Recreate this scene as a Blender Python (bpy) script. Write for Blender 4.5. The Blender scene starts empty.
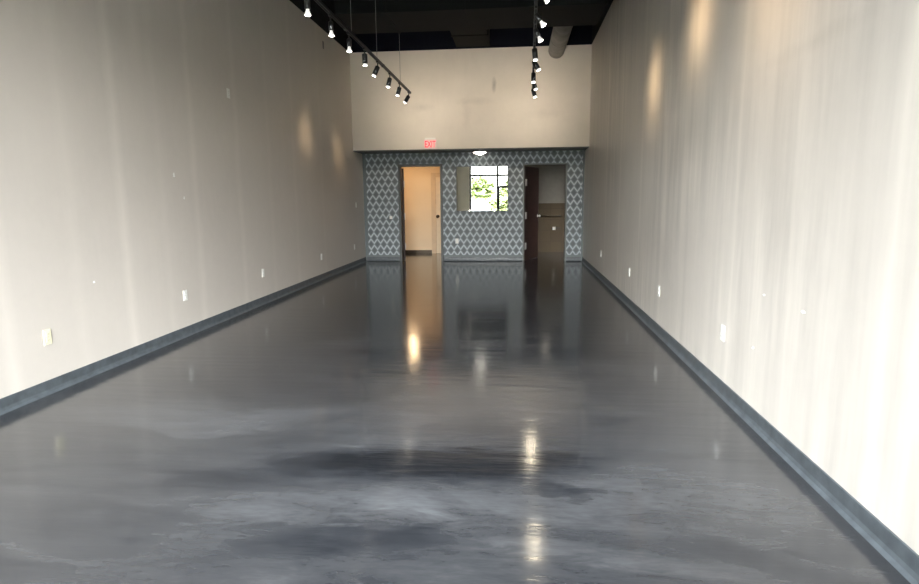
import bpy, bmesh, math, random
from mathutils import Vector, Matrix
random.seed(7)
C = bpy.context.scene.collection
PI = math.pi
XL, XR, D1, D2, ZT, ZS, ZD, YF = -3.677, 1.566, 13.23, 14.02, 4.69, 2.57, 5.75, -1.25
EYE = 1.49

# ------------------------------------------------------------------ materials
class NT:
    def __init__(s, name):
        s.m = bpy.data.materials.new(name); s.m.use_nodes = True
        s.t = s.m.node_tree; s.t.nodes.clear()
        s.out = s.n('ShaderNodeOutputMaterial')
    def n(s, typ, **kw):
        nd = s.t.nodes.new(typ)
        for k, v in kw.items():
            if k.startswith('i_'): nd.inputs[k[2:].replace('_', ' ')].default_value = v
            else: setattr(nd, k, v)
        return nd
    def l(s, a, b): s.t.links.new(a, b)
    def math(s, op, a, b=None, c=None, clamp=False):
        nd = s.n('ShaderNodeMath', operation=op, use_clamp=clamp)
        for i, v in enumerate((a, b, c)):
            if v is None: continue
            if isinstance(v, (int, float)): nd.inputs[i].default_value = v
            else: s.l(v, nd.inputs[i])
        return nd.outputs[0]
    def pos(s):
        return s.n('ShaderNodeNewGeometry').outputs['Position']
    def mapped(s, vec, scale, loc=(0, 0, 0)):
        mp = s.n('ShaderNodeMapping'); mp.inputs['Scale'].default_value = scale
        mp.inputs['Location'].default_value = loc
        s.l(vec, mp.inputs['Vector']); return mp.outputs[0]
    def noise(s, vec, scale, detail=3, rough=.5, dist=0):
        nd = s.n('ShaderNodeTexNoise'); nd.inputs['Scale'].default_value = scale
        nd.inputs['Detail'].default_value = detail; nd.inputs['Roughness'].default_value = rough
        nd.inputs['Distortion'].default_value = dist
        s.l(vec, nd.inputs['Vector']); return nd.outputs['Fac']
    def ramp(s, fac, stops):
        nd = s.n('ShaderNodeValToRGB'); e = nd.color_ramp.elements
        while len(e) < len(stops): e.new(.5)
        for el, (p, c) in zip(e, stops):
            el.position = p; el.color = c if len(c) == 4 else (*c, 1)
        s.l(fac, nd.inputs[0]); return nd.outputs[0]
    def mix(s, fac, a, b, blend='MIX'):
        nd = s.n('ShaderNodeMix', data_type='RGBA', blend_type=blend)
        for i, v in ((0, fac), (6, a), (7, b)):
            if isinstance(v, (int, float)): nd.inputs[i].default_value = v
            elif isinstance(v, tuple): nd.inputs[i].default_value = (*v, 1) if len(v) == 3 else v
            else: s.l(v, nd.inputs[i])
        return nd.outputs[2]
    def bsdf(s, col, rough=.5, metal=0, bump=None, bstr=.2, bdist=.01, coat=0, coatr=.05, emit=None, estr=0, spec=None):
        b = s.n('ShaderNodeBsdfPrincipled')
        def put(key, v):
            if isinstance(v, (int, float)): b.inputs[key].default_value = v
            elif isinstance(v, tuple): b.inputs[key].default_value = (*v, 1)
            else: s.l(v, b.inputs[key])
        put('Base Color', col); put('Roughness', rough); put('Metallic', metal)
        put('Coat Weight', coat); put('Coat Roughness', coatr)
        if spec is not None: put('Specular IOR Level', spec)
        if emit: put('Emission Color', emit); put('Emission Strength', estr)
        if bump is not None:
            bp = s.n('ShaderNodeBump'); bp.inputs['Strength'].default_value = bstr
            bp.inputs['Distance'].default_value = bdist
            s.l(bump, bp.inputs['Height']); s.l(bp.outputs[0], b.inputs['Normal'])
        s.l(b.outputs[0], s.out.inputs[0]); return s.m

def plain(name, col, rough=.5, metal=0, var=.12, scale=9, **kw):
    t = NT(name); f = t.noise(t.pos(), scale, 3)
    a = tuple(c * (1 - var) for c in col); b = tuple(min(1, c * (1 + var)) for c in col)
    return t.bsdf(t.ramp(f, [(.3, a), (.7, b)]), rough, metal, **kw)

def wall_paint(name, base, streak, seams=(), seam_amp=.25, mottled=.5, rough=.42, axis='y', patches=()):
    """Satin greige paint over rough drywall: vertical streaks, cloudy mottling, faint joint lines."""
    t = NT(name); P = t.pos()
    sx = t.n('ShaderNodeSeparateXYZ'); t.l(P, sx.inputs[0])
    st = t.noise(t.mapped(P, (3.2, 3.2, .22)), 1.0, 5, .6)
    st2 = t.noise(t.mapped(P, (13, 13, 1.1), (4, 2, 1)), 1.0, 3, .6)
    cl = t.noise(P, .8, 4, .55, .3)
    fine = t.noise(t.mapped(P, (1, 1, 1)), 11, 3, .6)
    area = t.math('MULTIPLY', t.math('SUBTRACT', t.noise(t.mapped(P, (.45, .45, .5), (7, 3, 2)), 1, 2), .32, clamp=True), 3.2)
    s1 = t.math('MULTIPLY_ADD', st, streak, -streak * .5)
    s2 = t.math('MULTIPLY_ADD', st2, streak * .6, -streak * .3)
    c1 = t.math('MULTIPLY_ADD', cl, mottled, -mottled * .5)
    f1 = t.math('MULTIPLY_ADD', fine, .06, -.03)
    v = t.math('ADD', t.math('MULTIPLY', t.math('ADD', s1, s2), area), t.math('ADD', c1, f1))
    wob = t.math('MULTIPLY_ADD', t.noise(t.mapped(P, (.3, .3, 1.4)), 1, 2), .10, -.05)
    for (pos, width, amp) in seams:
        d = t.math('ABSOLUTE', t.math('SUBTRACT', t.math('ADD', sx.outputs['Y' if axis == 'y' else 'X'], wob), pos))
        g = t.math('SUBTRACT', 1, t.math('DIVIDE', d, width), clamp=True)
        v = t.math('ADD', v, t.math('MULTIPLY', g, amp))
    for (a, z, ra, rz, amp) in patches:       # stains and filler smears at places on the wall
        da = t.math('DIVIDE', t.math('SUBTRACT', sx.outputs['Y' if axis == 'y' else 'X'], a), ra)
        dz = t.math('DIVIDE', t.math('SUBTRACT', sx.outputs['Z'], z), rz)
        r = t.math('SQRT', t.math('ADD', t.math('MULTIPLY', da, da), t.math('MULTIPLY', dz, dz)))
        r = t.math('MULTIPLY_ADD', fine, .6, r)
        g = t.math('SUBTRACT', 1.3, r, clamp=True)
        v = t.math('ADD', v, t.math('MULTIPLY', g, amp))
    k = t.math('ADD', 1.0, v)
    cmb = t.n('ShaderNodeCombineXYZ')
    for i in range(3): t.l(t.math('MULTIPLY', k, base[i]), cmb.inputs[i])
    rg = t.math('MULTIPLY_ADD', st, .25, rough - .12)
    bh = t.math('ADD', t.math('MULTIPLY', st2, .6), t.math('MULTIPLY', fine, .5))
    return t.bsdf(cmb.outputs[0], rg, bump=bh, bstr=.18, bdist=.01, spec=.5)

def wallpaper():
    """Stencilled rows of staggered diamonds, pale outlines on slate grey."""
    t = NT('diamond_wallpaper'); P = t.pos()
    sx = t.n('ShaderNodeSeparateXYZ'); t.l(P, sx.inputs[0])
    X, Z = sx.outputs['X'], sx.outputs['Z']
    px, pz = .157, .300
    def cell(ox, oz):      # lozenge metric: 1 on the dark lozenge's edge
        u = t.math('ABSOLUTE', t.math('SUBTRACT', t.math('FRACT', t.math('ADD', t.math('DIVIDE', X, px), ox + 50)), .5))
        v = t.math('ABSOLUTE', t.math('SUBTRACT', t.math('FRACT', t.math('ADD', t.math('DIVIDE', Z, pz), oz)), .5))
        return t.math('ADD', t.math('MULTIPLY', u, px / .052), t.math('MULTIPLY', v, pz / .068))
    dA, dB = cell(0, .12), cell(.5, .62)
    d = t.math('MINIMUM', dA, dB)
    base = (.180, .207, .228); dark = (.100, .116, .124); pale = (.56, .62, .66)
    col = t.ramp(t.math('MULTIPLY', d, .5), [(0, (.14, .155, .155)), (.12, dark), (.44, dark), (.52, base)])
    zig = t.math('ABSOLUTE', t.math('SUBTRACT', dA, dB))     # pale zigzag between the rows
    col = t.mix(t.math('MULTIPLY', t.math('SUBTRACT', .85, zig, clamp=True), 3.5, clamp=True), col, pale)
    n = t.noise(t.mapped(P, (1, 1, 1)), 2.2, 3)
    col = t.mix(t.math('MULTIPLY_ADD', n, .5, -.05), col, base)
    # plain painted margins beside the corners and along the top and base
    mk = t.math('LESS_THAN', X, XL + .08)
    col = t.mix(mk, col, (.13, .155, .165))
    mk = t.math('GREATER_THAN', X, XR - .04)
    col = t.mix(mk, col, (.13, .155, .16))
    mk = t.math('LESS_THAN', Z, .15)
    col = t.mix(mk, col, (.15, .175, .18))
    return t.bsdf(col, .55)

def epoxy_floor():
    t = NT('swirled_epoxy'); P = t.pos()
    sx = t.n('ShaderNodeSeparateXYZ'); t.l(P, sx.inputs[0])
    X, Y = sx.outputs['X'], sx.outputs['Y']
    w1 = t.noise(t.mapped(P, (.55, 1.25, 1)), 1.3, 6, .58, 1.3)
    w2 = t.noise(t.mapped(P, (1.6, 5.5, 1), (3, 1, 0)), 1.6, 6, .65, .9)
    w3 = t.noise(t.mapped(P, (4, 16, 1)), 2.0, 5, .7, .4)
    v = t.math('MULTIPLY_ADD', w1, .9, -.45)
    v = t.math('ADD', v, t.math('MULTIPLY_ADD', w2, .5, -.25))
    v = t.math('ADD', v, t.math('MULTIPLY_ADD', w3, .48, -.24))
    warp = t.math('MULTIPLY_ADD', w2, .9, -.45)
    # long pooled swirls of pigment: (x, y, half-length, half-width, slope, strength)
    for (cx, cy, rx, ry, sl, amp) in SWIRLS:
        dx = t.math('SUBTRACT', X, cx)
        dy = t.math('SUBTRACT', t.math('SUBTRACT', Y, cy), t.math('MULTIPLY', dx, sl))
        dy = t.math('DIVIDE', t.math('ADD', dy, t.math('MULTIPLY', warp, .45)), ry)
        dx = t.math('DIVIDE', t.math('ADD', dx, t.math('MULTIPLY', warp, .5)), rx)
        r = t.math('SQRT', t.math('ADD', t.math('MULTIPLY', dx, dx), t.math('MULTIPLY', dy, dy)))
        g = t.math('MULTIPLY', t.math('SUBTRACT', 1.0, r, clamp=True), 1.6, clamp=True)
        v = t.math('ADD', v, t.math('MULTIPLY', g, amp))
    v = t.math('ADD', v, .5, clamp=True)
    col = t.ramp(v, [(0, (.009, .010, .012)), (.30, (.022, .0235, .027)), (.60, (.041, .042, .045)), (1, (.080, .082, .087))])
    bh = t.math('ADD', t.math('MULTIPLY', t.noise(t.mapped(P, (.7, 5, 1)), 2.2, 3, .5), 1), t.math('MULTIPLY', w3, .25))
    rg = t.math('MULTIPLY_ADD', w2, .08, .08)
    return t.bsdf(col, rg, bump=bh, bstr=.12, bdist=.012, spec=.62)

SWIRLS = [(-.45, 3.12, 1.2, .26, .02, -.5), (-1.35, 2.95, .9, .18, .35, -.2), (-1.0, 2.62, 1.1, .2, .05, .14),
          (-.75, 2.35, .7, .14, .12, -.22), (-2.2, 3.7, 1.3, .5, .1, .22), (.2, 2.85, .25, .12, -.3, -.35),
          (.9, 2.9, 1.0, .5, -.1, .15), (-.2, 2.7, .8, .2, 0, .2), (1.1, 2.3, .45, .14, -.4, -.2), (.4, 2.3, .7, .1, -.2, .2)]

def emit_mat(name, col, strength, base=(.9, .9, .88)):
    t = NT(name); n = t.noise(t.pos(), 30, 1)
    e = t.ramp(n, [(.2, tuple(c * .95 for c in col)), (.8, col)])
    return t.bsdf(base, .3, emit=e, estr=strength)

M = {}
left_seams = [(y, .10, a) for y, a in ((2.6, .05), (3.82, .10), (4.55, .04), (5.2, .11), (5.85, .04), (6.5, .08), (7.6, .07), (8.6, .04), (9.6, .05), (11, .04))]
M['wall_left'] = wall_paint('greige_wall_paint', (.595, .550, .500), .10, left_seams, mottled=.12, rough=.45,
                            patches=[(5.6, 3.2, .15, .5, .08), (4.3, 2.1, .6, .5, .05)])
right_seams = [(y, .09, a) for y, a in ((2.6, .10), (3.5, .08), (4.4, .12), (5.6, -.08), (6.5, .10), (7.7, .12), (9.2, .12), (10.6, .1))]
M['wall_right'] = wall_paint('streaked_greige_wall_paint', (.61, .570, .520), .85, right_seams, mottled=.22, rough=.42,
                             patches=[(5.55, 1.75, .35, .35, .16), (3.4, 2.3, .8, .06, -.08), (7.2, 1.9, 1.2, .4, .06), (6.5, .9, .5, .35, -.08)])
M['wall_back'] = wall_paint('tan_wall_paint', (.76, .70, .625), .07, (), mottled=.26, rough=.6, axis='x',
                            patches=[(-.50, 3.92, .06, .20, -.42), (-2.1, 3.5, .3, .12, -.14), (-.9, 3.6, .5, .1, -.12), (.6, 3.3, .5, .12, -.08), (-1.1, 3.35, .12, .5, -.08), (-1.3, 4.0, .6, .2, .05)])
M['paper'] = wallpaper()
M['pier'] = plain('pale_pier_paint', (.90, .87, .72), .8, var=.04, scale=2)
M['floor'] = epoxy_floor()
M['black'] = plain('flat_black_paint', (.004, .004, .005), .9, spec=.15)
M['black2'] = plain('dusty_black_paint', (.0045, .005, .0045), .8, spec=.15)
M['navy'] = plain('blue_black_paint', (.003, .004, .009), .9, spec=.15)
M['deck'] = plain('dark_red_brown_deck', (.010, .006, .006), .9, spec=.15)
M['trackblk'] = plain('black_powder_coat', (.014, .014, .014), .4)
M['galv'] = plain('galvanised_duct', (.19, .185, .18), .55, .3, var=.2, scale=5)
M['base'] = plain('slate_cove_base', (.076, .088, .098), .38, var=.25, scale=14)
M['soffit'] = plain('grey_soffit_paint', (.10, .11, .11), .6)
M['frame_dark'] = plain('charcoal_frame', (.06, .065, .065), .4)
M['frame_grey'] = plain('grey_door_frame', (.17, .19, .185), .4)
M['cream'] = plain('cream_paint', (.84, .69, .50), .6, var=.03, scale=2)
M['creamd'] = plain('cream_door_paint', (.86, .74, .56), .4, var=.04)
M['creamt'] = plain('cream_casing_paint', (.70, .55, .38), .5, var=.05)
M['brown'] = plain('dark_brown_door', (.030, .014, .012), .35, var=.3, scale=5)
M['restwall'] = plain('restroom_paint', (.20, .185, .16), .9, spec=.1, var=.05)
M['chrome'] = plain('brushed_steel', (.75, .74, .72), .25, 1.0, var=.05)
M['hinge'] = plain('satin_nickel', (.9, .9, .88), .4, .0, var=.05)
M['darkmetal'] = plain('dark_bronze', (.05, .04, .03), .35, .8)
M['ivory'] = plain('ivory_plastic', (.85, .80, .58), .35, var=.03)
M['white'] = plain('white_plastic', (.86, .86, .82), .35, var=.03)
M['slot'] = plain('dark_slot', (.05, .045, .04), .6)
M['bulb'] = emit_mat('lit_bulb_face', (1, .93, .80), 22)
M['reflector'] = plain('white_lamp_reflector', (.85, .85, .83), .3, emit=(1, .96, .9), estr=.7)
M['dome'] = emit_mat('lit_glass_dome', (1, .93, .80), 8)
M['warmlamp'] = emit_mat('warm_lit_dome', (1, .70, .40), 90)
M['filldome'] = emit_mat('restroom_fill_dome', (1, .88, .7), 3)
M['exit_panel'] = plain('exit_panel', (.72, .60, .57), .4, var=.03, emit=(1, .55, .5), estr=.12)
M['exit_red'] = emit_mat('red_lit_letters', (1, .05, .08), .9, (.8, .04, .06))
M['spackle'] = plain('white_spackle', (.85, .85, .82), .8)
M['asphalt'] = plain('asphalt', (.03, .03, .03), .9)
M['concrete'] = plain('concrete', (.22, .215, .20), .9)
M['grass'] = plain('grass', (.02, .035, .007), .9, var=.4, scale=3)
M['bark'] = plain('bark', (.12, .08, .05), .9, var=.4)
M['carpaint'] = plain('white_car_paint', (.85, .86, .88), .2)
M['tyre'] = plain('tyre_rubber', (.02, .02, .02), .8)
M['carglass'] = plain('car_glass', (.03, .04, .05), .1)
M['alu'] = plain('black_anodised_frame', (.03, .03, .03), .4)
M['paper_roll'] = plain('tissue_paper', (.8, .78, .74), .9)
t = NT('leaf_clumps'); f = t.noise(t.pos(), 3.5, 4, .7)
M['leaf'] = t.bsdf(t.ramp(f, [(.3, (.030, .046, .008)), (.7, (.105, .125, .030))]), .7)
t = NT('brown_wall_tile'); P = t.pos()
br = t.n('ShaderNodeTexBrick'); br.offset = 0; br.inputs['Scale'].default_value = 1
br.inputs['Brick Width'].default_value = .3; br.inputs['Row Height'].default_value = .3; br.inputs['Mortar Size'].default_value = .004
br.inputs['Color1'].default_value = (.068, .050, .031, 1); br.inputs['Color2'].default_value = (.076, .056, .035, 1); br.inputs['Mortar'].default_value = (.05, .038, .025, 1)
sp = t.n('ShaderNodeSeparateXYZ'); t.l(P, sp.inputs[0]); cb = t.n('ShaderNodeCombineXYZ')
t.l(t.math('ADD', sp.outputs['X'], sp.outputs['Y']), cb.inputs[0]); t.l(sp.outputs['Z'], cb.inputs[1]); t.l(cb.outputs[0], br.inputs['Vector'])
M['tile'] = t.bsdf(br.outputs['Color'], .8, spec=.12)
t = NT('silvered_mirror'); M['mirror'] = t.bsdf(t.ramp(t.noise(t.pos(), 2, 1), [(.3, (.93, .95, .93)), (.7, (.95, .96, .95))]), .01, 1.0)
t = NT('clear_glass')
gl = t.n('ShaderNodeBsdfGlossy'); gl.inputs['Roughness'].default_value = .01
tr = t.n('ShaderNodeBsdfTransparent'); tr.inputs['Color'].default_value = (.975, .975, .97, 1)
fr = t.n('ShaderNodeFresnel'); fr.inputs['IOR'].default_value = 1.5
mx = t.n('ShaderNodeMixShader'); t.l(fr.outputs[0], mx.inputs[0]); t.l(tr.outputs[0], mx.inputs[1]); t.l(gl.outputs[0], mx.inputs[2])
t.l(mx.outputs[0], t.out.inputs[0]); M['glass'] = t.m

# ------------------------------------------------------------------ geometry helpers
def box(bm, x0, x1, y0, y1, z0, z1, mi=0, mat=None):
    vs = [bm.verts.new((x, y, z)) for x in (x0, x1) for y in (y0, y1) for z in (z0, z1)]
    if mat is not None:
        for v in vs: v.co = mat @ v.co
    for q in ((0, 1, 3, 2), (4, 6, 7, 5), (0, 4, 5, 1), (2, 3, 7, 6), (0, 2, 6, 4), (1, 5, 7, 3)):
        f = bm.faces.new([vs[i] for i in q]); f.material_index = mi
    return vs
def tube(bm, a, b, r0, r1=None, n=12, cap=True):
    a, b = Vector(a), Vector(b); r1 = r0 if r1 is None else r1
    d = (b - a).normalized(); q = d.to_track_quat('Z', 'Y').to_matrix()
    R = []
    for c, r in ((a, r0), (b, r1)):
        R.append([bm.verts.new(c + q @ Vector((r * math.cos(2 * PI * k / n), r * math.sin(2 * PI * k / n), 0))) for k in range(n)])
    for k in range(n):
        f = bm.faces.new((R[0][k], R[0][(k + 1) % n], R[1][(k + 1) % n], R[1][k])); f.smooth = True
    if cap: bm.faces.new(R[0][::-1]); bm.faces.new(R[1])
def lathe(bm, prof, n=20, mat=None):
    rings = []
    for r, z in prof:
        if r < 1e-6:
            rings.append([bm.verts.new((0, 0, z))])
        else:
            rings.append([bm.verts.new((r * math.cos(2 * PI * k / n), r * math.sin(2 * PI * k / n), z)) for k in range(n)])
    for A, B in zip(rings, rings[1:]):
        for k in range(n):
            a0, a1 = A[k % len(A)], A[(k + 1) % len(A)]; b0, b1 = B[k % len(B)], B[(k + 1) % len(B)]
            vs = [];
            for v in (a0, a1, b1, b0):
                if v not in vs: vs.append(v)
            if len(vs) > 2:
                f = bm.faces.new(vs); f.smooth = True
    if mat is not None:
        for R in rings:
            for v in R: v.co = mat @ v.co
def obj(name, bm, mats, parent=None, loc=(0, 0, 0), bevel=0, recalc=True):
    if recalc: bmesh.ops.recalc_face_normals(bm, faces=bm.faces)
    me = bpy.data.meshes.new(name); bm.to_mesh(me); bm.free()
    for m in (mats if isinstance(mats, (list, tuple)) else [mats]): me.materials.append(m)
    o = bpy.data.objects.new(name, me); C.objects.link(o); o.location = loc
    if parent is not None: o.parent = parent
    if bevel:
        md = o.modifiers.new('bevel', 'BEVEL'); md.width = bevel; md.segments = 2; md.limit_method = 'ANGLE'
    return o
def part(name, m, parent=None, boxes=(), tubes=(), loc=(0, 0, 0), bevel=0):
    bm = bmesh.new()
    for b in boxes: box(bm, *b)
    for t_ in tubes: tube(bm, *t_)
    return obj(name, bm, m, parent, loc, bevel)
def empty(name, label, cat, loc=(0, 0, 0), group=None, rot=(0, 0, 0)):
    o = bpy.data.objects.new(name, None); o.empty_display_size = .1
    C.objects.link(o); o.location = loc; o.rotation_euler = rot
    return tag(o, label, cat, group)
def tag(o, label, cat, group=None):
    o['label'] = label; o['category'] = cat
    if group: o['group'] = group
    return o
def struct(o, label=None, cat=None):
    o['kind'] = 'structure'
    if label: o['label'] = label
    if cat: o['category'] = cat
    return o
def dup(root, label, loc=None, rot=None, group=None):
    r = root.copy(); C.objects.link(r); r['label'] = label
    if group: r['group'] = group
    if loc is not None: r.location = loc
    if rot is not None: r.rotation_euler = rot
    for ch in list(root.children):
        c = ch.copy(); C.objects.link(c); c.parent = r
        for g in list(ch.children):
            d = g.copy(); C.objects.link(d); d.parent = c
    return r

# ------------------------------------------------------------------ the shell
bm = bmesh.new(); box(bm, XL - .2, XR + .2, YF - .1, 16.8, -.1, 0)
struct(obj('floor', bm, M['floor']), 'dark grey swirled glossy epoxy floor', 'floor')
def side_wall(name, x0, x1, mat, lab):
    bm = bmesh.new()
    box(bm, x0, x1, YF - .1, 14.02, 0, ZT); box(bm, x0, x1, YF - .1, 14.02, ZT, ZD, 1)
    struct(obj(name, bm, [mat, M['black']]), lab, 'wall')
side_wall('wall_left', XL - .2, XL, M['wall_left'], 'long greige painted left wall with faint vertical joint lines')
side_wall('wall_right', XR, XR + .2, M['wall_right'], 'long greige painted right wall with vertical streaks')
bm = bmesh.new()
# left door opening and right door opening in the wallpapered wall
LX0, LX1, LZ = -2.765, -1.808, 2.26
RX0, RX1, RZ = .178, 1.148, 2.265
WT = .15
for a, b, z0, z1 in ((XL - .2, LX0 - .06, 0, ZS), (LX0 - .06, LX1 + .06, LZ + .06, ZS), (LX1 + .06, RX0 - .03, 0, ZS), (RX0 - .03, RX1 + .03, RZ + .03, ZS), (RX1 + .03, XR + .2, 0, ZS)):
    box(bm, a, b, D2, D2 + WT, z0, z1)
struct(obj('wall_back', bm, M['paper']), 'recessed back wall papered in pale diamonds on slate grey', 'wall')
bm = bmesh.new()
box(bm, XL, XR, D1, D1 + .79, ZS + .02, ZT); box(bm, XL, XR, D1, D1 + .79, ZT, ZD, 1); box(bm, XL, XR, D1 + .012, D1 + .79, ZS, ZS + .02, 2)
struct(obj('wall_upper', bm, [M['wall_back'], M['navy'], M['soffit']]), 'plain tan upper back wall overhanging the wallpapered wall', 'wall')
# deck with ribs
bm = bmesh.new(); box(bm, XL - .2, XR + .2, YF - .1, 14.02, ZD + .06, ZD + .16)
for i in range(50):
    y = YF + i * .3
    box(bm, XL, XR, y, y + .13, ZD, ZD + .06)
struct(obj('ceiling', bm, M['deck']), 'dark exposed ribbed ceiling deck', 'ceiling')

# cove bases: swept profile with a small toe
def cove(name, pts, inward, lab):
    prof = [(0, .105), (.008, .105), (.010, .098), (.010, .035), (.016, .014), (.030, .003), (.034, 0), (0, 0)]
    bm = bmesh.new(); rings = []
    for p in pts:
        rings.append([bm.verts.new((p[0] + inward[0] * d, p[1] + inward[1] * d, z)) for d, z in prof])
    for A, B in zip(rings, rings[1:]):
        for k in range(len(prof)):
            bm.faces.new((A[k], A[(k + 1) % len(prof)], B[(k + 1) % len(prof)], B[k]))
    bm.faces.new(rings[0]); bm.faces.new(rings[-1])
    o = obj(name, bm, M['base']); struct(o, lab, 'baseboard'); return o
cove('baseboard_left', [(XL, YF + .1), (XL, D2)], (1, 0), 'slate grey cove base along the left wall')
cove('baseboard_right', [(XR, YF + .1), (XR, D2)], (-1, 0), 'slate grey cove base along the right wall')
for i, (a, b) in enumerate(((XL + .035, LX0 - .065), (LX1 + .065, RX0 - .035), (RX1 + .035, XR - .035))):
    cove('baseboard_back' if i == 0 else 'trim_%d' % i, [(a, D2), (b, D2)], (0, -1),
         ['slate cove base left of the lit doorway', 'slate cove base between the two doorways', 'slate cove base right of the dark doorway'][i])

# ---- room behind the left door (cream) and behind the right door (restroom)
bm = bmesh.new()
YV, YR = 16.10, 16.45
ya = D2 + WT
box(bm, -3.3, -1.12, YV, YV + .1, 0, 2.5); box(bm, -3.4, -3.3, ya, YV + .1, 0, 2.5); box(bm, -1.12, -1.02, ya, YV + .1, 0, 2.5)
struct(obj('wall_hallway', bm, M['cream']), 'cream walls of the hallway beyond the left doorway', 'wall')
bm = bmesh.new(); box(bm, -3.4, -1.02, ya, YV + .1, 2.5, 2.58)
struct(obj('ceiling_hallway', bm, M['cream']))
struct(part('baseboard_hallway', M['darkmetal'], boxes=[(-3.29, -2.33, YV - .012, YV, 0, .09)]), 'dark base strip at foot of the cream hallway wall', 'baseboard')
bm = bmesh.new()
for x0, x1, y0, y1 in ((-.3, 1.9, YR, YR + .1), (-.4, -.3, ya, YR + .1), (1.9, 2.0, ya, YR + .1)):
    box(bm, x0, x1, y0, y1, 1.35, 2.5); box(bm, x0, x1, y0, y1, 0, 1.35, 1)
struct(obj('wall_restroom', bm, [M['restwall'], M['tile']]), 'restroom wall, grey above and brown tile below', 'wall')
bm = bmesh.new(); box(bm, -.4, 2.0, ya, YR + .1, 2.5, 2.58)
struct(obj('ceiling_restroom', bm, M['restwall']))
struct(part('floor_restroom', M['floor'], boxes=[(XR + .2, 2.0, ya, YR + .1, -.1, 0)]))

# ---- door frames and leaves
def door_frame(name, x0, x1, z, w, m, lab, stop=True):
    e = empty(name, lab, 'door', (x0, D2, 0)); struct(e)
    y0, y1 = D2 - .02, D2 + WT + .02
    W_ = x1 - x0
    part('jamb', m, e, boxes=[(-w, 0, y0 - D2, y1 - D2, 0, z + w)], bevel=.003)
    part('jamb', m, e, boxes=[(W_, W_ + w, y0 - D2, y1 - D2, 0, z + w)], bevel=.003)
    part('head_jamb', m, e, boxes=[(0, W_, y0 - D2, y1 - D2, z, z + w)], bevel=.003)
    return e
d1 = door_frame('door_1', LX0, LX1, LZ, .055, M['frame_dark'], 'left doorway with charcoal frame opening on a lit cream hallway')
d2 = door_frame('door_2', RX0, RX1, RZ, .03, M['frame_grey'], 'right doorway with grey frame and dark brown door standing ajar')
def leaf_door(parent, hinge, ang, w, z, m, hingem, knobm, label):
    """leaf local: x along the leaf from the hinge, y thickness"""
    bm = bmesh.new(); box(bm, 0, w, -.022, .022, .01, z)
    o = obj('door_leaf', bm, m, parent, bevel=.003); o['label'] = label
    o.location = hinge; o.rotation_euler = (0, 0, ang)
    for hz in (.35, 1.08, 1.86):
        bm = bmesh.new(); box(bm, .002, .10, -.026, -.021, hz - .08, hz + .08); tube(bm, (0, -.03, hz - .08), (0, -.03, hz + .08), .011)
        obj('hinge', bm, hingem, o)
    for s in (-1, 1):
        bm = bmesh.new(); mt = Matrix.Translation((w - .07, s * .022, 1.05)) @ Matrix.Rotation(s * -PI / 2, 4, 'X')
        lathe(bm, [(0, 0), (.032, 0), (.032, .008), (.012, .012), (.011, .035), (.026, .045), (.030, .058), (.024, .070), (0, .074)], 16, mt)
        obj('door_knob', bm, knobm, o)
    return o
# left leaf folded right back into the hallway: only its dark edge and hinges show
leaf_door(d1, (.02, .20, 0), math.radians(112), .88, 2.23, M['brown'], M['hinge'], M['darkmetal'], 'dark edge of the door folded back into the hallway')
leaf_door(d2, (.012, .14, 0), math.radians(68), .92, 2.24, M['brown'], M['hinge'], M['hinge'], 'dark brown slab door with pale hinges and round steel knob')
# cream door in the hallway's far wall, with casing
d3 = struct(empty('door_3', 'cream hallway door with dark knob beyond the left doorway', 'door', (-2.33, YV, 0)))
part('casing', M['creamt'], d3, boxes=[(0, .13, -.03, 0, 0, 2.2), (1.0 - .05, 1.0, -.03, 0, 0, 2.2), (.13, .95, -.03, 0, 2.08, 2.2)], bevel=.004)
lf = part('door_leaf', M['creamd'], d3, boxes=[(.135, .945, -.022, 0, .01, 2.075)])
bm = bmesh.new(); mt = Matrix.Translation((.18, -.022, 1.02)) @ Matrix.Rotation(PI / 2, 4, 'X')
lathe(bm, [(0, 0), (.045, 0), (.045, .01), (.018, .016), (.016, .04), (.042, .055), (.046, .075), (.03, .09), (0, .093)], 16, mt)
obj('door_knob', bm, M['darkmetal'], lf)

# ---- mirror on the back wall
MX0, MX1, MZ0, MZ1 = -1.415, -.21, 1.21, 2.235
mw, mh = MX1 - MX0, MZ1 - MZ0
mr = empty('wall_mirror', 'frameless rectangular mirror on the wallpaper between the doorways', 'mirror', (MX0 + mw / 2, D2 - .035, MZ0), rot=(0, 0, math.radians(MROT if 'MROT' in globals() else -1.4)))
part('mirror_glass', M['mirror'], mr, boxes=[(-mw / 2, mw / 2, -.006, 0, 0, mh)])
part('backing', M['frame_dark'], mr, boxes=[(-mw / 2 - .012, mw / 2 + .012, 0, .016, -.012, mh + .012)])
part('mirror_clip', M['chrome'], mr, boxes=[(-.32, -.28, -.012, .002, -.01, .018)])
part('mirror_clip', M['chrome'], mr, boxes=[(.28, .32, -.012, .002, -.01, .018)])

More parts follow.
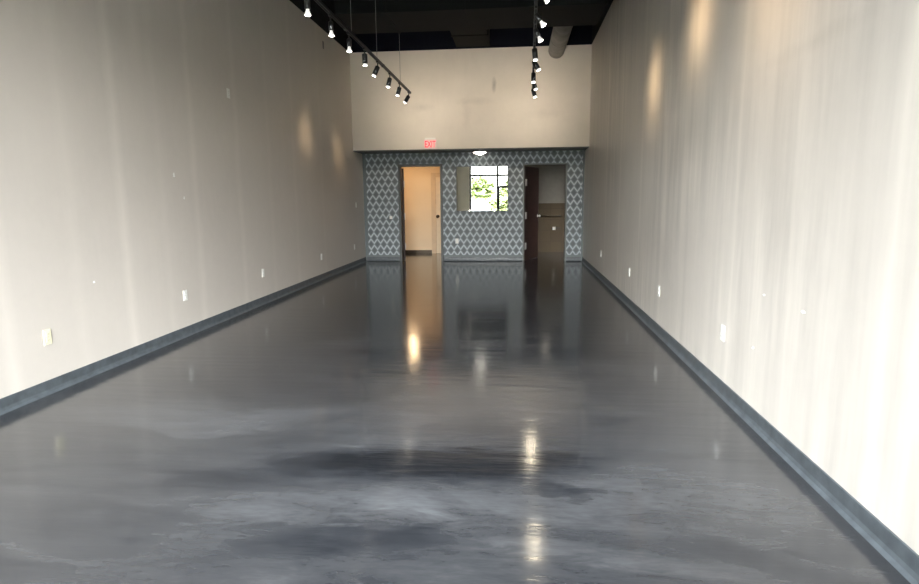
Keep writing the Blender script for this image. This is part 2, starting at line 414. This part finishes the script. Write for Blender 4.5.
# ---- exit sign
ex = empty('exit_sign', 'small exit sign with red letters low on the tan upper wall', 'sign', (-1.915, D1, 2.60))
part('canopy', M['white'], ex, boxes=[(-.12, .12, -.03, 0, .20, .235)], bevel=.003)
part('sign_panel', M['exit_panel'], ex, boxes=[(-.145, .145, -.028, -.012, .0, .20)], bevel=.003)
tc = bpy.data.curves.new('exit_letters', 'FONT'); tc.body = 'EXIT'; tc.size = .20; tc.align_x = 'CENTER'; tc.extrude = .002; tc.offset = .004
tc.materials.append(M['exit_red'])
tmp = bpy.data.objects.new('tmp_text', tc); C.objects.link(tmp)
bpy.context.view_layer.update()
me = bpy.data.meshes.new_from_object(tmp.evaluated_get(bpy.context.evaluated_depsgraph_get())); bpy.data.objects.remove(tmp)
lt = bpy.data.objects.new('exit_letters', me); C.objects.link(lt); lt.parent = ex
lt.location = (0, -.031, .03); lt.rotation_euler = (PI / 2, 0, 0); lt.scale = (.60, 1, 1)

# ---- dome ceiling light under the soffit
def dome_light(lab, loc, m, power, col, r=.16):
    e = empty('ceiling_light', lab, 'light', loc)
    bm = bmesh.new(); lathe(bm, [(0, 0), (r * .8, 0), (r * .8, -.02), (r * 1.0, -.03), (r * 1.0, -.036), (0, -.036)], 28); obj('rim', bm, M['white'], e)
    bm = bmesh.new(); lathe(bm, [(r * .98, -.034), (r * .88, -.048), (r * .64, -.066), (r * .34, -.085), (r * .12, -.103), (0, -.106)], 28); obj('glass_dome', bm, m, e)
    bm = bmesh.new(); lathe(bm, [(0, -.100), (.014, -.104), (.012, -.118), (0, -.126)], 12); obj('finial', bm, M['chrome'], e)
    return e
dome_light('lit glass dome light under the overhang above the mirror', (-.84, D1 + .4, ZS), M['dome'], 6, (1, .93, .82))
dome_light('warm lit dome light on the cream hallway ceiling', (-2.72, 15.05, 2.5), M['warmlamp'], 62, (1, .66, .34), .13)
dome_light('added dim dome light, out of view on the restroom ceiling', (.8, 15.3, 2.5), M['filldome'], 2.5, (1, .9, .75), .13)  # unseen lamp added to light the restroom a little

# ---- outlets and plates.  local: plate in the xz plane, faces -y
def make_outlet(m, lab, cat='outlet', group=None):
    e = empty('wall_outlet', lab, cat, group=group)
    part('cover_plate', m, e, boxes=[(-.038, .038, -.007, 0, -.06, .06)], bevel=.003)
    for s in (-1, 1):
        r = part('receptacle', m, e, boxes=[(-.017, .017, -.0095, -.006, s * .024 - .014, s * .024 + .014)], bevel=.002)
        part('slot', M['slot'], r, boxes=[(-.008, -.006, -.0102, -.009, s * .024 - .005, s * .024 + .006), (.006, .008, -.0102, -.009, s * .024 - .005, s * .024 + .006), (-.002, .002, -.0102, -.009, s * .024 - .011, s * .024 - .008)])
    bm = bmesh.new(); tube(bm, (0, -.0068, 0), (0, -.0085, 0), .004); obj('screw', bm, M['chrome'], e)
    return e
RL = (0, 0, PI / 2)    # face +x (on left wall)
RR = (0, 0, -PI / 2)   # face -x (on right wall)
oi = make_outlet(M['ivory'], 'ivory outlet low on the left wall, the one nearest the viewer'); oi.location = (XL, 4.156, .445); oi.rotation_euler = RL
ow = make_outlet(M['white'], 'white outlet low on the left wall, second from the viewer'); ow.location = (XL, 6.107, .455); ow.rotation_euler = RL
dup(ow, 'white outlet low on the left wall, third from the viewer', (XL, 8.147, .45))
dup(ow, 'white outlet low on the left wall, fourth from the viewer', (XL, 10.746, .43))
dup(ow, 'white outlet low on the left wall near the back corner', (XL, 13.04, .43))
dup(ow, 'white outlet set high up on the left wall', (XL, 7.45, 2.85))
dup(ow, 'white outlet low on the right wall, the one nearest the viewer', (XR, 4.496, .467), RR)
dup(ow, 'white outlet low on the right wall, second from the viewer', (XR, 6.52, .47), RR)
dup(ow, 'white outlet low on the right wall, third from the viewer', (XR, 8.224, .468), RR)
dup(ow, 'white outlet low on the right wall, farthest from the viewer', (XR, 11.0, .47), RR)
dup(ow, 'white outlet on the diamond wallpaper below the mirror', (-1.42, D2, .489), (0, 0, 0))
def make_switch(lab, loc, rot, w=.038, h=.06):
    e = empty('light_switch', lab, 'switch', loc, rot=rot)
    part('cover_plate', M['white'], e, boxes=[(-w, w, -.007, 0, -h, h)], bevel=.003)
    part('rocker', M['white'], e, boxes=[(-w * .42, w * .42, -.012, -.006, -h * .5, h * .5)], bevel=.002)
    return e
make_switch('white light switch on the left wall near the back corner', (XL, 13.30, 1.374), RL)
make_switch('small white switch on the wallpaper left of the lit doorway', (-3.021, D2, 1.061), (0, 0, 0), .034, .036)
bp_ = empty('blank_plate', 'dull blank cover plate high on the left wall near the ceiling', 'wall plate', (XL, 11.40, 4.403), rot=RL)
part('cover_plate', M['galv'], bp_, boxes=[(-.038, .038, -.006, 0, -.07, .07)], bevel=.003)
part('screw', M['chrome'], bp_, tubes=[((0, -.0055, .03), (0, -.008, .03), .004)])
def dab(lab, x, y, z, s, h):
    bm = bmesh.new(); n = 14
    c = bm.verts.new((0, 0, 0)); sg = 1 if x < 0 else -1
    ring = []
    for k in range(n):
        r = random.uniform(.6, 1.2)
        ring.append(bm.verts.new((-sg * .004, s * r * math.cos(2 * PI * k / n), h * r * math.sin(2 * PI * k / n))))
    c.co = (sg * .003, 0, 0)
    for k in range(n): bm.faces.new((c, ring[k], ring[(k + 1) % n]))
    tag(obj('spackle_dab', bm, M['spackle'], None, (x + sg * .0042, y, z)), lab, 'spackle dab')
dab('tiny white spackle dab on left wall above the nearest outlet', XL, 4.73, .80, .018, .014)
dab('white spackle dab midway up left wall, upper of two', XL, 6.09, 1.77, .020, .03)
dab('white spackle dab midway up left wall, lower of two', XL, 6.25, 1.53, .016, .02)
dab('white spackle dab on right wall above the nearest outlet', XR, 3.82, .871, .022, .009)
dab('white spackle dab on right wall, the one nearest the viewer', XR, 3.306, .861, .03, .009)
dab('tiny white spackle dab on right wall beside the nearest outlet', XR, 3.93, .497, .014, .011)

# ---- restroom fittings seen through the right doorway
gb = empty('grab_bar', 'dark grab bar across the brown tiled restroom wall', 'grab bar', (.92, YR, 1.0))
part('bar', M['darkmetal'], gb, tubes=[((-.3, -.05, 0), (.3, -.05, 0), .014)])
for s in (-1, 1): part('bracket', M['darkmetal'], gb, tubes=[((s * .28, 0, 0), (s * .28, -.05, 0), .016), ((s * .28, -.006, 0), (s * .28, 0, 0), .035)])
th = empty('paper_holder', 'small steel paper holder on the brown tiled restroom wall', 'paper holder', (1.08, YR, .66))
part('bracket', M['darkmetal'], th, boxes=[(.0, .13, -.05, 0, -.03, .03)], bevel=.004)
part('spindle', M['chrome'], th, tubes=[((-.10, -.055, 0), (.06, -.055, 0), .012)])
part('paper_roll', M['paper_roll'], th, tubes=[((-.08, -.055, 0), (.0, -.055, 0), .045)])

# ---- track lighting
TZ = 3.52
def make_track(lab, x, wires):
    e = empty('lighting_track', lab, 'lighting track', (x, 1.2, TZ), group='suspended lighting tracks')
    L = 11.55 - 1.2
    bm = bmesh.new(); box(bm, -.018, -.010, 0, L, -.016, .016); box(bm, .010, .018, 0, L, -.016, .016); box(bm, -.018, .018, 0, L, .006, .016)
    obj('rail', bm, M['trackblk'], e)
    part('end_cap', M['trackblk'], e, boxes=[(-.02, .02, L, L + .03, -.018, .018)], bevel=.002)
    for i in range(1, 5):
        part('joint_cover', M['trackblk'], e, boxes=[(-.021, .021, i * 2.0, i * 2.0 + .08, -.019, .019)], bevel=.002)
    for wy in wires:
        part('suspension_wire', M['galv'], e, tubes=[((0, wy - 1.2, .016), (0, wy - 1.2, ZD - TZ + .02), .0032, .0032, 6)])
    return e
make_track('left suspended black lighting track with spaced down-pointing heads', -2.05, (2.2, 4.4, 6.2, 7.5, 8.85, 10.6))
make_track('right suspended black lighting track, nearer the right wall', .06 + .0202 * 1.2, (2.2, 4.4, 6.3, 7.9, 9.1, 10.8)).rotation_euler = (0, 0, -.0202)
def make_head(lab, x, y, tilt, azim, group, hooded=False):
    """tilt from straight down; the can pivots on a yoke below the adapter"""
    e = empty('track_spotlight', lab, 'spotlight', (x, y, TZ - .017), group=group)
    part('adapter', M['trackblk'], e, boxes=[(-.014, .014, -.05, .05, -.022, 0)], bevel=.003)
    part('stem', M['trackblk'], e, tubes=[((0, 0, -.02), (0, 0, -.075), .009, .009, 10), ((-.0, 0, -.07), (0, 0, -.085), .014, .014, 10)])
    mt = Matrix.Translation((0, 0, -.075)) @ Matrix.Rotation(azim, 4, 'Z') @ Matrix.Rotation(tilt, 4, 'X')
    L_ = -.118 if hooded else -.085; cr = .036 if hooded else .028
    bm = bmesh.new(); lathe(bm, [(0, .012), (.020, .010), (cr, 0), (cr, L_), (cr - .004, L_ - .003), (.012, L_ - .002), (0, L_ - .002)], 18, mt); c = obj('lamp_can', bm, M['trackblk'], e)
    bm = bmesh.new(); lathe(bm, [(.015, -.085), (.016, -.098), (.020, -.108), (.030, -.132), (.033, -.142), (.030, -.143), (.0, -.140)], 20, mt); r = obj('reflector_bulb', bm, M['reflector'], c)  # flared bulb below the can
    bm = bmesh.new(); lathe(bm, [(.028, -.1435), (.022, -.147), (0, -.150)], 20, mt); obj('lens', bm, M['bulb'], r)
    return e, mt
def spot(x, y, z, target, power, angle, col=(1, .78, .48), blend=.8):
    ld = bpy.data.lights.new('spot_beam', 'SPOT'); ld.energy = power; ld.spot_size = math.radians(angle); ld.spot_blend = blend
    ld.color = col; ld.shadow_soft_size = .03
    o = bpy.data.objects.new('spot_beam', ld); C.objects.link(o); o.location = (x, y, z)
    o.rotation_euler = (Vector(target) - Vector((x, y, z))).to_track_quat('-Z', 'Y').to_euler()
ordl = ['first', 'second', 'third', 'fourth', 'fifth', 'sixth', 'seventh', 'last']
LH = [(5.92, 0, 0), (6.66, .05, 0), (7.38, .1, PI), (8.12, .06, 0), (8.88, .45, PI / 2), (9.72, .25, PI / 2), (10.52, .3, PI / 2), (11.4, .6, PI / 2)]
for i, (y, ti, az) in enumerate(LH):
    make_head('%s visible spotlight counting away from the viewer on the left track' % ordl[i], -2.05, y, ti, az, 'spotlights on the left track', i > 2)
RH = [(5.95, .85, -PI / 2), (6.68, .65, -PI / 2), (7.25, .48, -PI / 2), (8.15, .10, -PI / 2), (8.85, .5, -PI / 2), (9.65, .0, 0), (10.3, .32, -PI / 2), (11.05, .3, -PI / 2)]
for i, (y, ti, az) in enumerate(RH):
    make_head('%s visible spotlight counting away from the viewer on the right track' % ordl[i], .06 + .0202 * y, y, ti, az, 'spotlights on the right track', i > 2)
for (x, y, tgt, p, a) in ((.28, 7.2, (XR, 7.15, 2.75), 85, 36), (.26, 5.6, (XR, 5.5, 2.95), 85, 38), (.24, 4.2, (XR, 3.9, 2.7), 60, 58),
                          (-2.1, 10.1, (XL, 10.2, 2.6), 44, 30), (-2.1, 11.5, (XL, 12.1, 2.45), 44, 28)):
    for k, (ka, kp) in enumerate(((1.5, .30), (1.0, .36), (.6, .34))): spot(x, y, 3.25, tgt, p * kp, a * ka, (1, .72, .42), 1)
# two heads on the right track turned towards the street, two weaker ones on the left
spot(.30, 10.6, 3.25, (.08, 3.4, 0), 11, 22, (1, .86, .62)); spot(.28, 7.5, 3.25, (.08, 2.4, 0), 9, 26, (1, .86, .62))
spot(-2.05, 10.5, 3.25, (-.6, 3.1, 0), .8, 22, (1, .88, .7))
spot(-2.05, 11.68, 3.3, (-1.95, D1, 3.45), 58, 140, (1, .84, .66), 1); spot(.30, 11.68, 3.3, (.1, D1, 3.45), 58, 140, (1, .84, .66), 1)

# ---- ductwork and steel overhead
e = empty('cross_duct', 'wide dark rectangular duct running across below the ceiling', 'duct', (-.8, 9.25, 4.29))
part('duct_body', M['black2'], e, boxes=[(-1.98, 2.1, 0, 1.1, 0, .52)], bevel=.01)
for x in (-1.2, 0, 1.2): part('seam_flange', M['black2'], e, boxes=[(x - .02, x + .02, -.02, 1.12, -.012, .52)])
part('hanger_rod', M['black2'], e, tubes=[((-1.6, .55, .5), (-1.6, .55, 1.46), .012)]); part('hanger_rod', M['black2'], e, tubes=[((1.6, .55, .5), (1.6, .55, 1.46), .012)])
e = empty('round_duct', 'grey round duct passing into the top of the tan wall', 'duct', (.83, 10.36, 4.60))
part('duct_body', M['galv'], e, tubes=[((0, 0, 0), (0, 2.87, 0), .172, .172, 32)])
for y in (.9, 1.9): part('seam_band', M['galv'], e, tubes=[((0, y, 0), (0, y + .03, 0), .177, .177, 32)])
e = empty('branch_duct', 'dark square branch duct joining the cross duct to the back wall', 'duct', (-.95, 10.39, 4.72))
part('duct_body', M['black2'], e, boxes=[(-.36, .36, 0, 2.83, 0, .42)], bevel=.01)
for y in (.9, 1.9): part('seam_flange', M['black2'], e, boxes=[(-.375, .375, y, y + .03, -.012, .43)])
for i, y in enumerate((1.5, 3.2, 4.9, 6.6, 8.3, 11.2)):
    bm = bmesh.new()
    box(bm, XL + .01, XR - .01, y - .05, y + .05, ZD - .05, ZD); box(bm, XL + .01, XR - .01, y - .04, y + .04, ZD - .52, ZD - .47)
    n = 16; dx = (XR - XL - .1) / n
    for k in range(n):
        a = XL + .05 + k * dx; z0, z1 = (ZD - .5, ZD - .03) if k % 2 else (ZD - .03, ZD - .5)
        tube(bm, (a, y, z0), (a + dx, y, z1), .014, .014, 6)
    tag(obj('roof_joist', bm, M['black2'] if i > 2 else M['deck']), 'dark open web steel joist, %s one from the viewer' % ordl[i], 'joist', 'open web roof joists')
def pipe(name, lab, cat, a, b, r, m=M['black2']):
    bm = bmesh.new(); tube(bm, a, b, r, r, 14); return tag(obj(name, bm, m), lab, cat)
pipe('sprinkler_pipe', 'dark sprinkler pipe running lengthwise under the joists', 'pipe', (-1.55, 1, 5.12), (-1.55, 11.8, 5.12), .04)
pipe('conduit', 'thin dark conduit running beside the sprinkler pipe', 'conduit', (-1.75, 1, 5.16), (-1.75, 11.8, 5.16), .016)
pipe('spiral_duct', 'large black round duct running lengthwise high on the right', 'duct', (.85, 0, 5.17), (.85, 9.48, 5.17), .2, M['black'])

# ---- storefront behind the viewer (seen in the mirror)
ZG = 3.8
bm = bmesh.new(); box(bm, XL, XR, YF - .1, YF + .1, ZG, ZD)
box(bm, XL, -3.05, YF - .1, YF + .1, 0, ZG, 1)
struct(obj('wall_front', bm, [M['black2'], M['pier']]), 'pier beside and bulkhead above the storefront glass', 'wall')
sf = struct(empty('window_1', 'storefront glazing with slim black mullions', 'window', (0, YF, 0)))
xs = [-3.02, -1.67, -.62, .45, XR - .03]
for i, x in enumerate(xs): part('mullion', M['alu'], sf, boxes=[(x - .045, x + .045, -.06, .06, 0, ZG)])
for z in (.05, 2.62, ZG - .03):
    for a, b in zip(xs, xs[1:]):
        if z < 1 and a == -1.67: continue
        part('rail', M['alu'], sf, boxes=[(a + .03, b - .03, -.05, .05, z - .045, z + .045)])
for a, b in zip(xs, xs[1:]):
    if a != -1.67: part('pane', M['glass'], sf, boxes=[(a + .03, b - .03, -.004, .004, .08, 2.59)])
    part('pane', M['glass'], sf, boxes=[(a + .03, b - .03, -.004, .004, 2.65, ZG - .06)])
dr = struct(empty('door_4', 'glazed storefront entry door', 'door', (-1.64, YF, 0)))
part('door_frame', M['alu'], dr, boxes=[(.01, .07, -.025, .025, .01, 2.1), (.92, .98, -.025, .025, .01, 2.1), (.07, .92, -.025, .025, .01, .14), (.07, .92, -.03, .03, 2.0, 2.12)])
part('pane', M['glass'], dr, boxes=[(.07, .92, -.004, .004, .14, 2.03)]); part('pane', M['glass'], dr, boxes=[(.0, 1.0, -.004, .004, 2.12, 2.58)])
part('pull_handle', M['chrome'], dr, tubes=[((.88, .06, .9), (.88, .06, 1.2), .012), ((.88, .02, .92), (.88, .06, .92), .01), ((.88, .02, 1.18), (.88, .06, 1.18), .01)])

struct(part('ground', M['asphalt'], boxes=[(-40, 40, -60, -5.2, -.25, -.15)]), 'asphalt car park outside', 'ground')
struct(part('sidewalk', M['concrete'], boxes=[(-40, 40, -5.2, YF - .1, -.2, -.02)]), 'concrete sidewalk outside the storefront', 'sidewalk')
struct(part('lawn', M['grass'], boxes=[(-40, 40, -40, -22, -.15, -.05)]), 'lawn strip across the car park', 'lawn')
def tree(lab, x, y, h, r, seed):
    rd = random.Random(seed)
    e = empty('leafy_tree', lab, 'tree', (x, y, -.05), group='trees beyond the car park')
    bm = bmesh.new(); tube(bm, (0, 0, 0), (.1, 0, h * .5), .22, .14, 10); tube(bm, (.1, 0, h * .45), (.7, .2, h * .7), .12, .06, 8); tube(bm, (.1, 0, h * .45), (-.6, -.1, h * .7), .12, .06, 8)
    obj('trunk', bm, M['bark'], e)
    bm = bmesh.new()
    for k in range(2600):
        th = rd.uniform(0, 2 * PI); ph = math.acos(rd.uniform(-.9, 1)); rr = r * rd.uniform(.55, 1.05) * (1 + .18 * math.sin(3 * th + seed) * math.sin(4 * ph))
        c = Vector((rr * math.sin(ph) * math.cos(th), rr * math.sin(ph) * math.sin(th), h * .62 + rr * .85 * math.cos(ph)))
        s = rd.uniform(.16, .38)
        q = Matrix.Rotation(rd.uniform(0, 6), 3, 'Z') @ Matrix.Rotation(rd.uniform(-1.2, 1.2), 3, 'X')
        vs = [bm.verts.new(c + q @ Vector(p)) for p in ((-s, 0, 0), (0, -s * .6, 0), (s, 0, .03), (0, s * .6, 0))]
        bm.faces.new(vs)
    obj('foliage', bm, M['leaf'], e, recalc=False)
TR = [(-14.3, -28, 3.2, 1.65), (-10.2, -28.6, 3.5, 1.7), (-6.0, -28, 3.4, 1.7), (-1.8, -28.6, 3.5, 1.7), (2.4, -28, 3.2, 1.65)]
TN = ['leafy tree at the far left across the car park', 'tall leafy tree second from left across the car park', 'leafy tree in the middle across the car park', 'tall leafy tree second from right across the car park', 'leafy tree at the far right across the car park']
for i, (x, y, h_, r_) in enumerate(TR): tree(TN[i], x, y, h_, r_, i + 3)
def hedge(lab, x0, x1, y, h, seed):
    rd = random.Random(seed); bm = bmesh.new()
    for k in range(4200):
        c = Vector((rd.uniform(x0, x1), y + rd.uniform(-.5, .5), rd.uniform(0, h) - .05)); s_ = rd.uniform(.10, .24)
        q = Matrix.Rotation(rd.uniform(0, 6), 3, 'Z') @ Matrix.Rotation(rd.uniform(-1.5, 1.5), 3, 'X')
        bm.faces.new([bm.verts.new(c + q @ Vector(p)) for p in ((-s_, 0, 0), (0, -s_ * .6, 0), (s_, 0, .03), (0, s_ * .6, 0))])
    tag(obj('clipped_hedge', bm, M['leaf'], recalc=False), lab, 'hedge')
hedge('long clipped green hedge in front of the trees across the car park', -11, 1.5, -18, 1.6, 9)
# parked car
def car(lab, x, y, rz):
    e = empty('parked_car', lab, 'car', (x, y, -.15), rot=(0, 0, rz))
    prof = [(-2.25, .35), (-2.28, .75), (-2.1, .98), (-1.5, 1.02), (-1.0, 1.45), (.9, 1.5), (1.6, 1.08), (2.2, .95), (2.3, .6), (2.25, .35)]
    bm = bmesh.new()
    A = [bm.verts.new((px, -.85 + (.12 if pz > 1.2 else 0), pz)) for px, pz in prof]; B = [bm.verts.new((px, .85 - (.12 if pz > 1.2 else 0), pz)) for px, pz in prof]
    n = len(prof)
    for k in range(n): bm.faces.new((A[k], A[(k + 1) % n], B[(k + 1) % n], B[k]))
    bm.faces.new(A[::-1]); bm.faces.new(B)
    obj('body', bm, M['carpaint'], e, bevel=.04)
    for s in (-1, 1):
        bm = bmesh.new(); q = [(-1.35, 1.05), (-.95, 1.4), (-.05, 1.43), (-.05, 1.05)]
        for poly in (q, [(.03, 1.05), (.03, 1.43), (.85, 1.42), (1.4, 1.06)]):
            bm.faces.new([bm.verts.new((px, s * (.865 - (pz - 1.05) * .3), pz)) for px, pz in poly])
        obj('side_window', bm, M['carglass'], e)
        for wx in (-1.4, 1.4): part('wheel', M['tyre'], e, tubes=[((wx, s * .70, .33), (wx, s * .90, .33), .33, .33, 24)])
    part('headlight', M['white'], e, boxes=[(2.2, 2.3, -.75, -.45, .65, .8), (2.2, 2.3, .45, .75, .65, .8)])
car('white parked car outside the storefront glass', -4.3, -14.5, math.radians(80))

# ------------------------------------------------------------------ light
w = bpy.data.worlds.new('sky'); bpy.context.scene.world = w; w.use_nodes = True
nt = w.node_tree; bg = nt.nodes['Background']
tcw = nt.nodes.new('ShaderNodeTexCoord'); sp = nt.nodes.new('ShaderNodeSeparateXYZ'); nt.links.new(tcw.outputs['Generated'], sp.inputs[0])
rp = nt.nodes.new('ShaderNodeValToRGB'); nt.links.new(sp.outputs['Z'], rp.inputs[0])
rp.color_ramp.elements[0].color = (.13, .13, .125, 1); rp.color_ramp.elements[0].position = .056; _e = rp.color_ramp.elements.new(.085); _e.color = (1.15, 1.12, 1.06, 1); rp.color_ramp.elements[-1].position = .75; rp.color_ramp.elements[2].color = (3.85, 4.2, 4.5, 1)
nt.links.new(rp.outputs[0], bg.inputs[0]); bg.inputs[1].default_value = 38
pl = bpy.data.lights.new('window_portal', 'AREA'); pl.shape = 'RECTANGLE'; pl.size = XR - XL; pl.size_y = ZG
pl.cycles.is_portal = True
po = bpy.data.objects.new('window_portal', pl); C.objects.link(po); po.location = ((XL + XR) / 2, YF + .12, ZG / 2)
po.rotation_euler = (PI / 2, 0, 0) if False else Vector((0, 1, 0)).to_track_quat('-Z', 'Y').to_euler()

# ------------------------------------------------------------------ camera
f, pitch, yaw, roll = 583.8, .1581, .0975, -.0094
cd = bpy.data.cameras.new('camera'); cd.sensor_width = 36; cd.lens = f / 919 * 36; cd.clip_start = .05; cd.clip_end = 300
co = bpy.data.objects.new('camera', cd); C.objects.link(co)
fw = Vector((-math.sin(yaw) * math.cos(pitch), math.cos(yaw) * math.cos(pitch), -math.sin(pitch)))
r0 = Vector((math.cos(yaw), math.sin(yaw), 0)); u0 = r0.cross(fw)
rr = r0 * math.cos(roll) + u0 * math.sin(roll); uu = -r0 * math.sin(roll) + u0 * math.cos(roll)
mt = Matrix((rr, uu, -fw)).transposed().to_4x4(); mt.translation = (0, 0, EYE)
co.matrix_world = mt
sc = bpy.context.scene; sc.camera = co
sc.view_settings.view_transform = 'Standard'; sc.view_settings.look = 'None'
sc.view_settings.exposure = 0.12
sc.cycles.max_bounces = 10; sc.cycles.diffuse_bounces = 6; sc.cycles.glossy_bounces = 5; sc.cycles.transparent_max_bounces = 12
sc.cycles.use_denoising = True
sc.cycles.sample_clamp_indirect = 8
sc.cycles.caustics_reflective = False; sc.cycles.caustics_refractive = False
